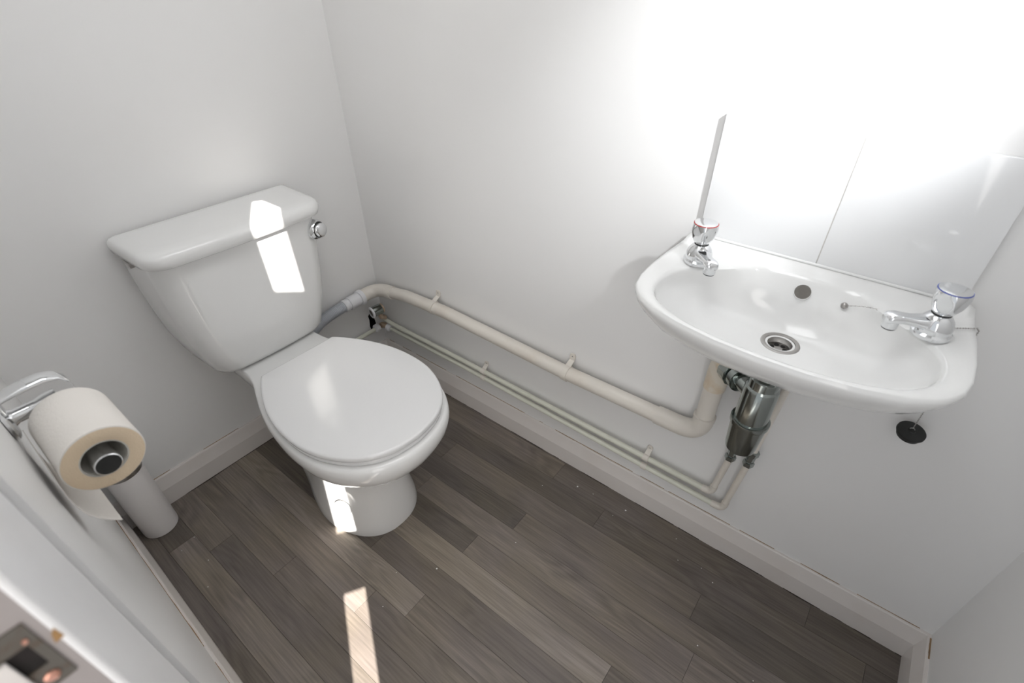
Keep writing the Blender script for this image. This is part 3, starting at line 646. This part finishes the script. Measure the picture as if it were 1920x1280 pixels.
lo = [[(x, y, z) for y, z in tail] + [(x, y + th, z + th) for y, z in reversed(tail)] for x in (RX - .0005, RX - .047, RX - RL + .001)]
loft(lo, bm=tb); TR.add('loose_sheet', tb, 'paper', angle=50)
hold = thing('toilet_roll_holder', 'chrome toilet roll holder fixed to the wall beside the doorway', 'holder', (.66, fy(.66), .84)); HO = Under(hold)
hx = RX - RL - .014
HO.add('wall_rosette', lathe([(.0008, .026), (.004, .026), (.006, .024), (.008, .0185)], (hx, fy(hx), .838), (0, 1, 0), 36), 'chrome', angle=30)
HO.add('stem', lathe([(.006, .0125), (.012, .0090), (.034, .0088), (.042, .0110), (.054, .0120)], (hx, fy(hx), .838), (0, 1, 0), 28), 'chrome')
ab = bmesh.new(); rings = []
for y, z, hwx, hz in ((-.9745, .8640, .010, .0035), (-.965, .8670, .012, .0045), (-.945, .8700, .0125, .0050), (-.925, .8705, .0120, .0050), (-.912, .8660, .0110, .0045), (-.905, .8560, .010, .0040), (-.903, .8430, .0095, .0040), (-.905, .8300, .009, .0040), (-.912, .8200, .0085, .004)):
    rings.append([(hx + hwx * math.cos(a), y, z + hz * math.sin(a)) for a in [2 * PI * k / 20 for k in range(20)]])
loft(rings, bm=ab); HO.add('cover_arm', ab, 'chrome', angle=60)
HO.add('spindle', tube([(hx, RY - .002, RZ + .002), (RX + .0080, RY - .0005, RZ - .0005)], .0128, 28), 'chrome')
ec = HO.add('end_cap', lathe([(0, .0125), (.0008, .0134), (.011, .0134), (.0122, .0124)], (RX + .001, RY - .0005, RZ - .0005), (1, 0, 0), 36), 'chrome', angle=30)
HO.add('cap_face', lathe([(0, .0122), (.0004, .0119)], (RX + .0132, RY - .0005, RZ - .0005), (1, 0, 0), 32), 'black', ec)

# ------------------------------------------------------------------ toilet brush holder
br_ = thing('toilet_brush_holder', 'slim white cylindrical toilet brush holder with a steel rim in the corner', 'brush holder', (.066, -.900, 0)); BR = Under(br_)
BR.add('canister', lathe([(.0008, .0400), (.002, .0432), (.010, .0438), (.236, .0438)], (.066, -.900, 0), (0, 0, 1), 44), 'binwhite', angle=30)
BR.add('rim', lathe([(.236, .0438), (.2365, .0448), (.2495, .0448), (.2505, .0435), (.2505, .030)], (.066, -.900, 0), (0, 0, 1), 44), 'steel', angle=30)
BR.add('brush_cap', lathe([(.2505, .041), (.253, .0405), (.254, .034), (.2542, .006)], (.066, -.900, 0), (0, 0, 1), 40), 'steel', angle=30)

# ------------------------------------------------------------------ flecks of paint on the floor
fl = [(0.70, -0.335), (0.985, -0.020), (0.94, -0.110), (0.985, -0.105), (1.04, -0.085)]
px = [(793, 856), (1017, 910), (1083, 912), (1112, 926), (1149, 966), (1173, 957), (1268, 1010), (1271, 1050), (1315, 1065), (1336, 1092), (1308, 1210), (967, 1017), (819, 1066), (743, 1073), (718, 1137), (364, 1007), (341, 1032), (391, 1050), (390, 1100), (1412, 1276)]
Mw = cam.matrix_world; F = 939.3; C0 = Mw.translation
for i, (u, v) in enumerate(px):
    d = (Mw.to_3x3() @ Vector(((u - 960) / F, -(v - 640) / F, -1))); t = -C0.z / d.z; p = C0 + d * t
    s = (.0022 if i in (0, 2, 5, 12) else .0013) * (0.8 + .4 * random.random())
    bm = bmesh.new(); g = bmesh.ops.create_icosphere(bm, subdivisions=1, radius=s)
    for w in bm.verts: w.co = Vector((w.co.x * (1 + .4 * random.random()), w.co.y * (.7 + .5 * random.random()), w.co.z * .35 + s * .33))
    f = link('paint_fleck', bm, 'fleck'); f.location = (p.x, p.y, 0.0001)
    if i == 0: tag(f, 'largest white paint crumb, on the floor just right of the toilet bowl', 'debris', 'white paint flecks scattered on the floor'); continue
    tag(f, 'tiny white paint fleck lying on the grey plank floor', 'debris', 'white paint flecks scattered on the floor')
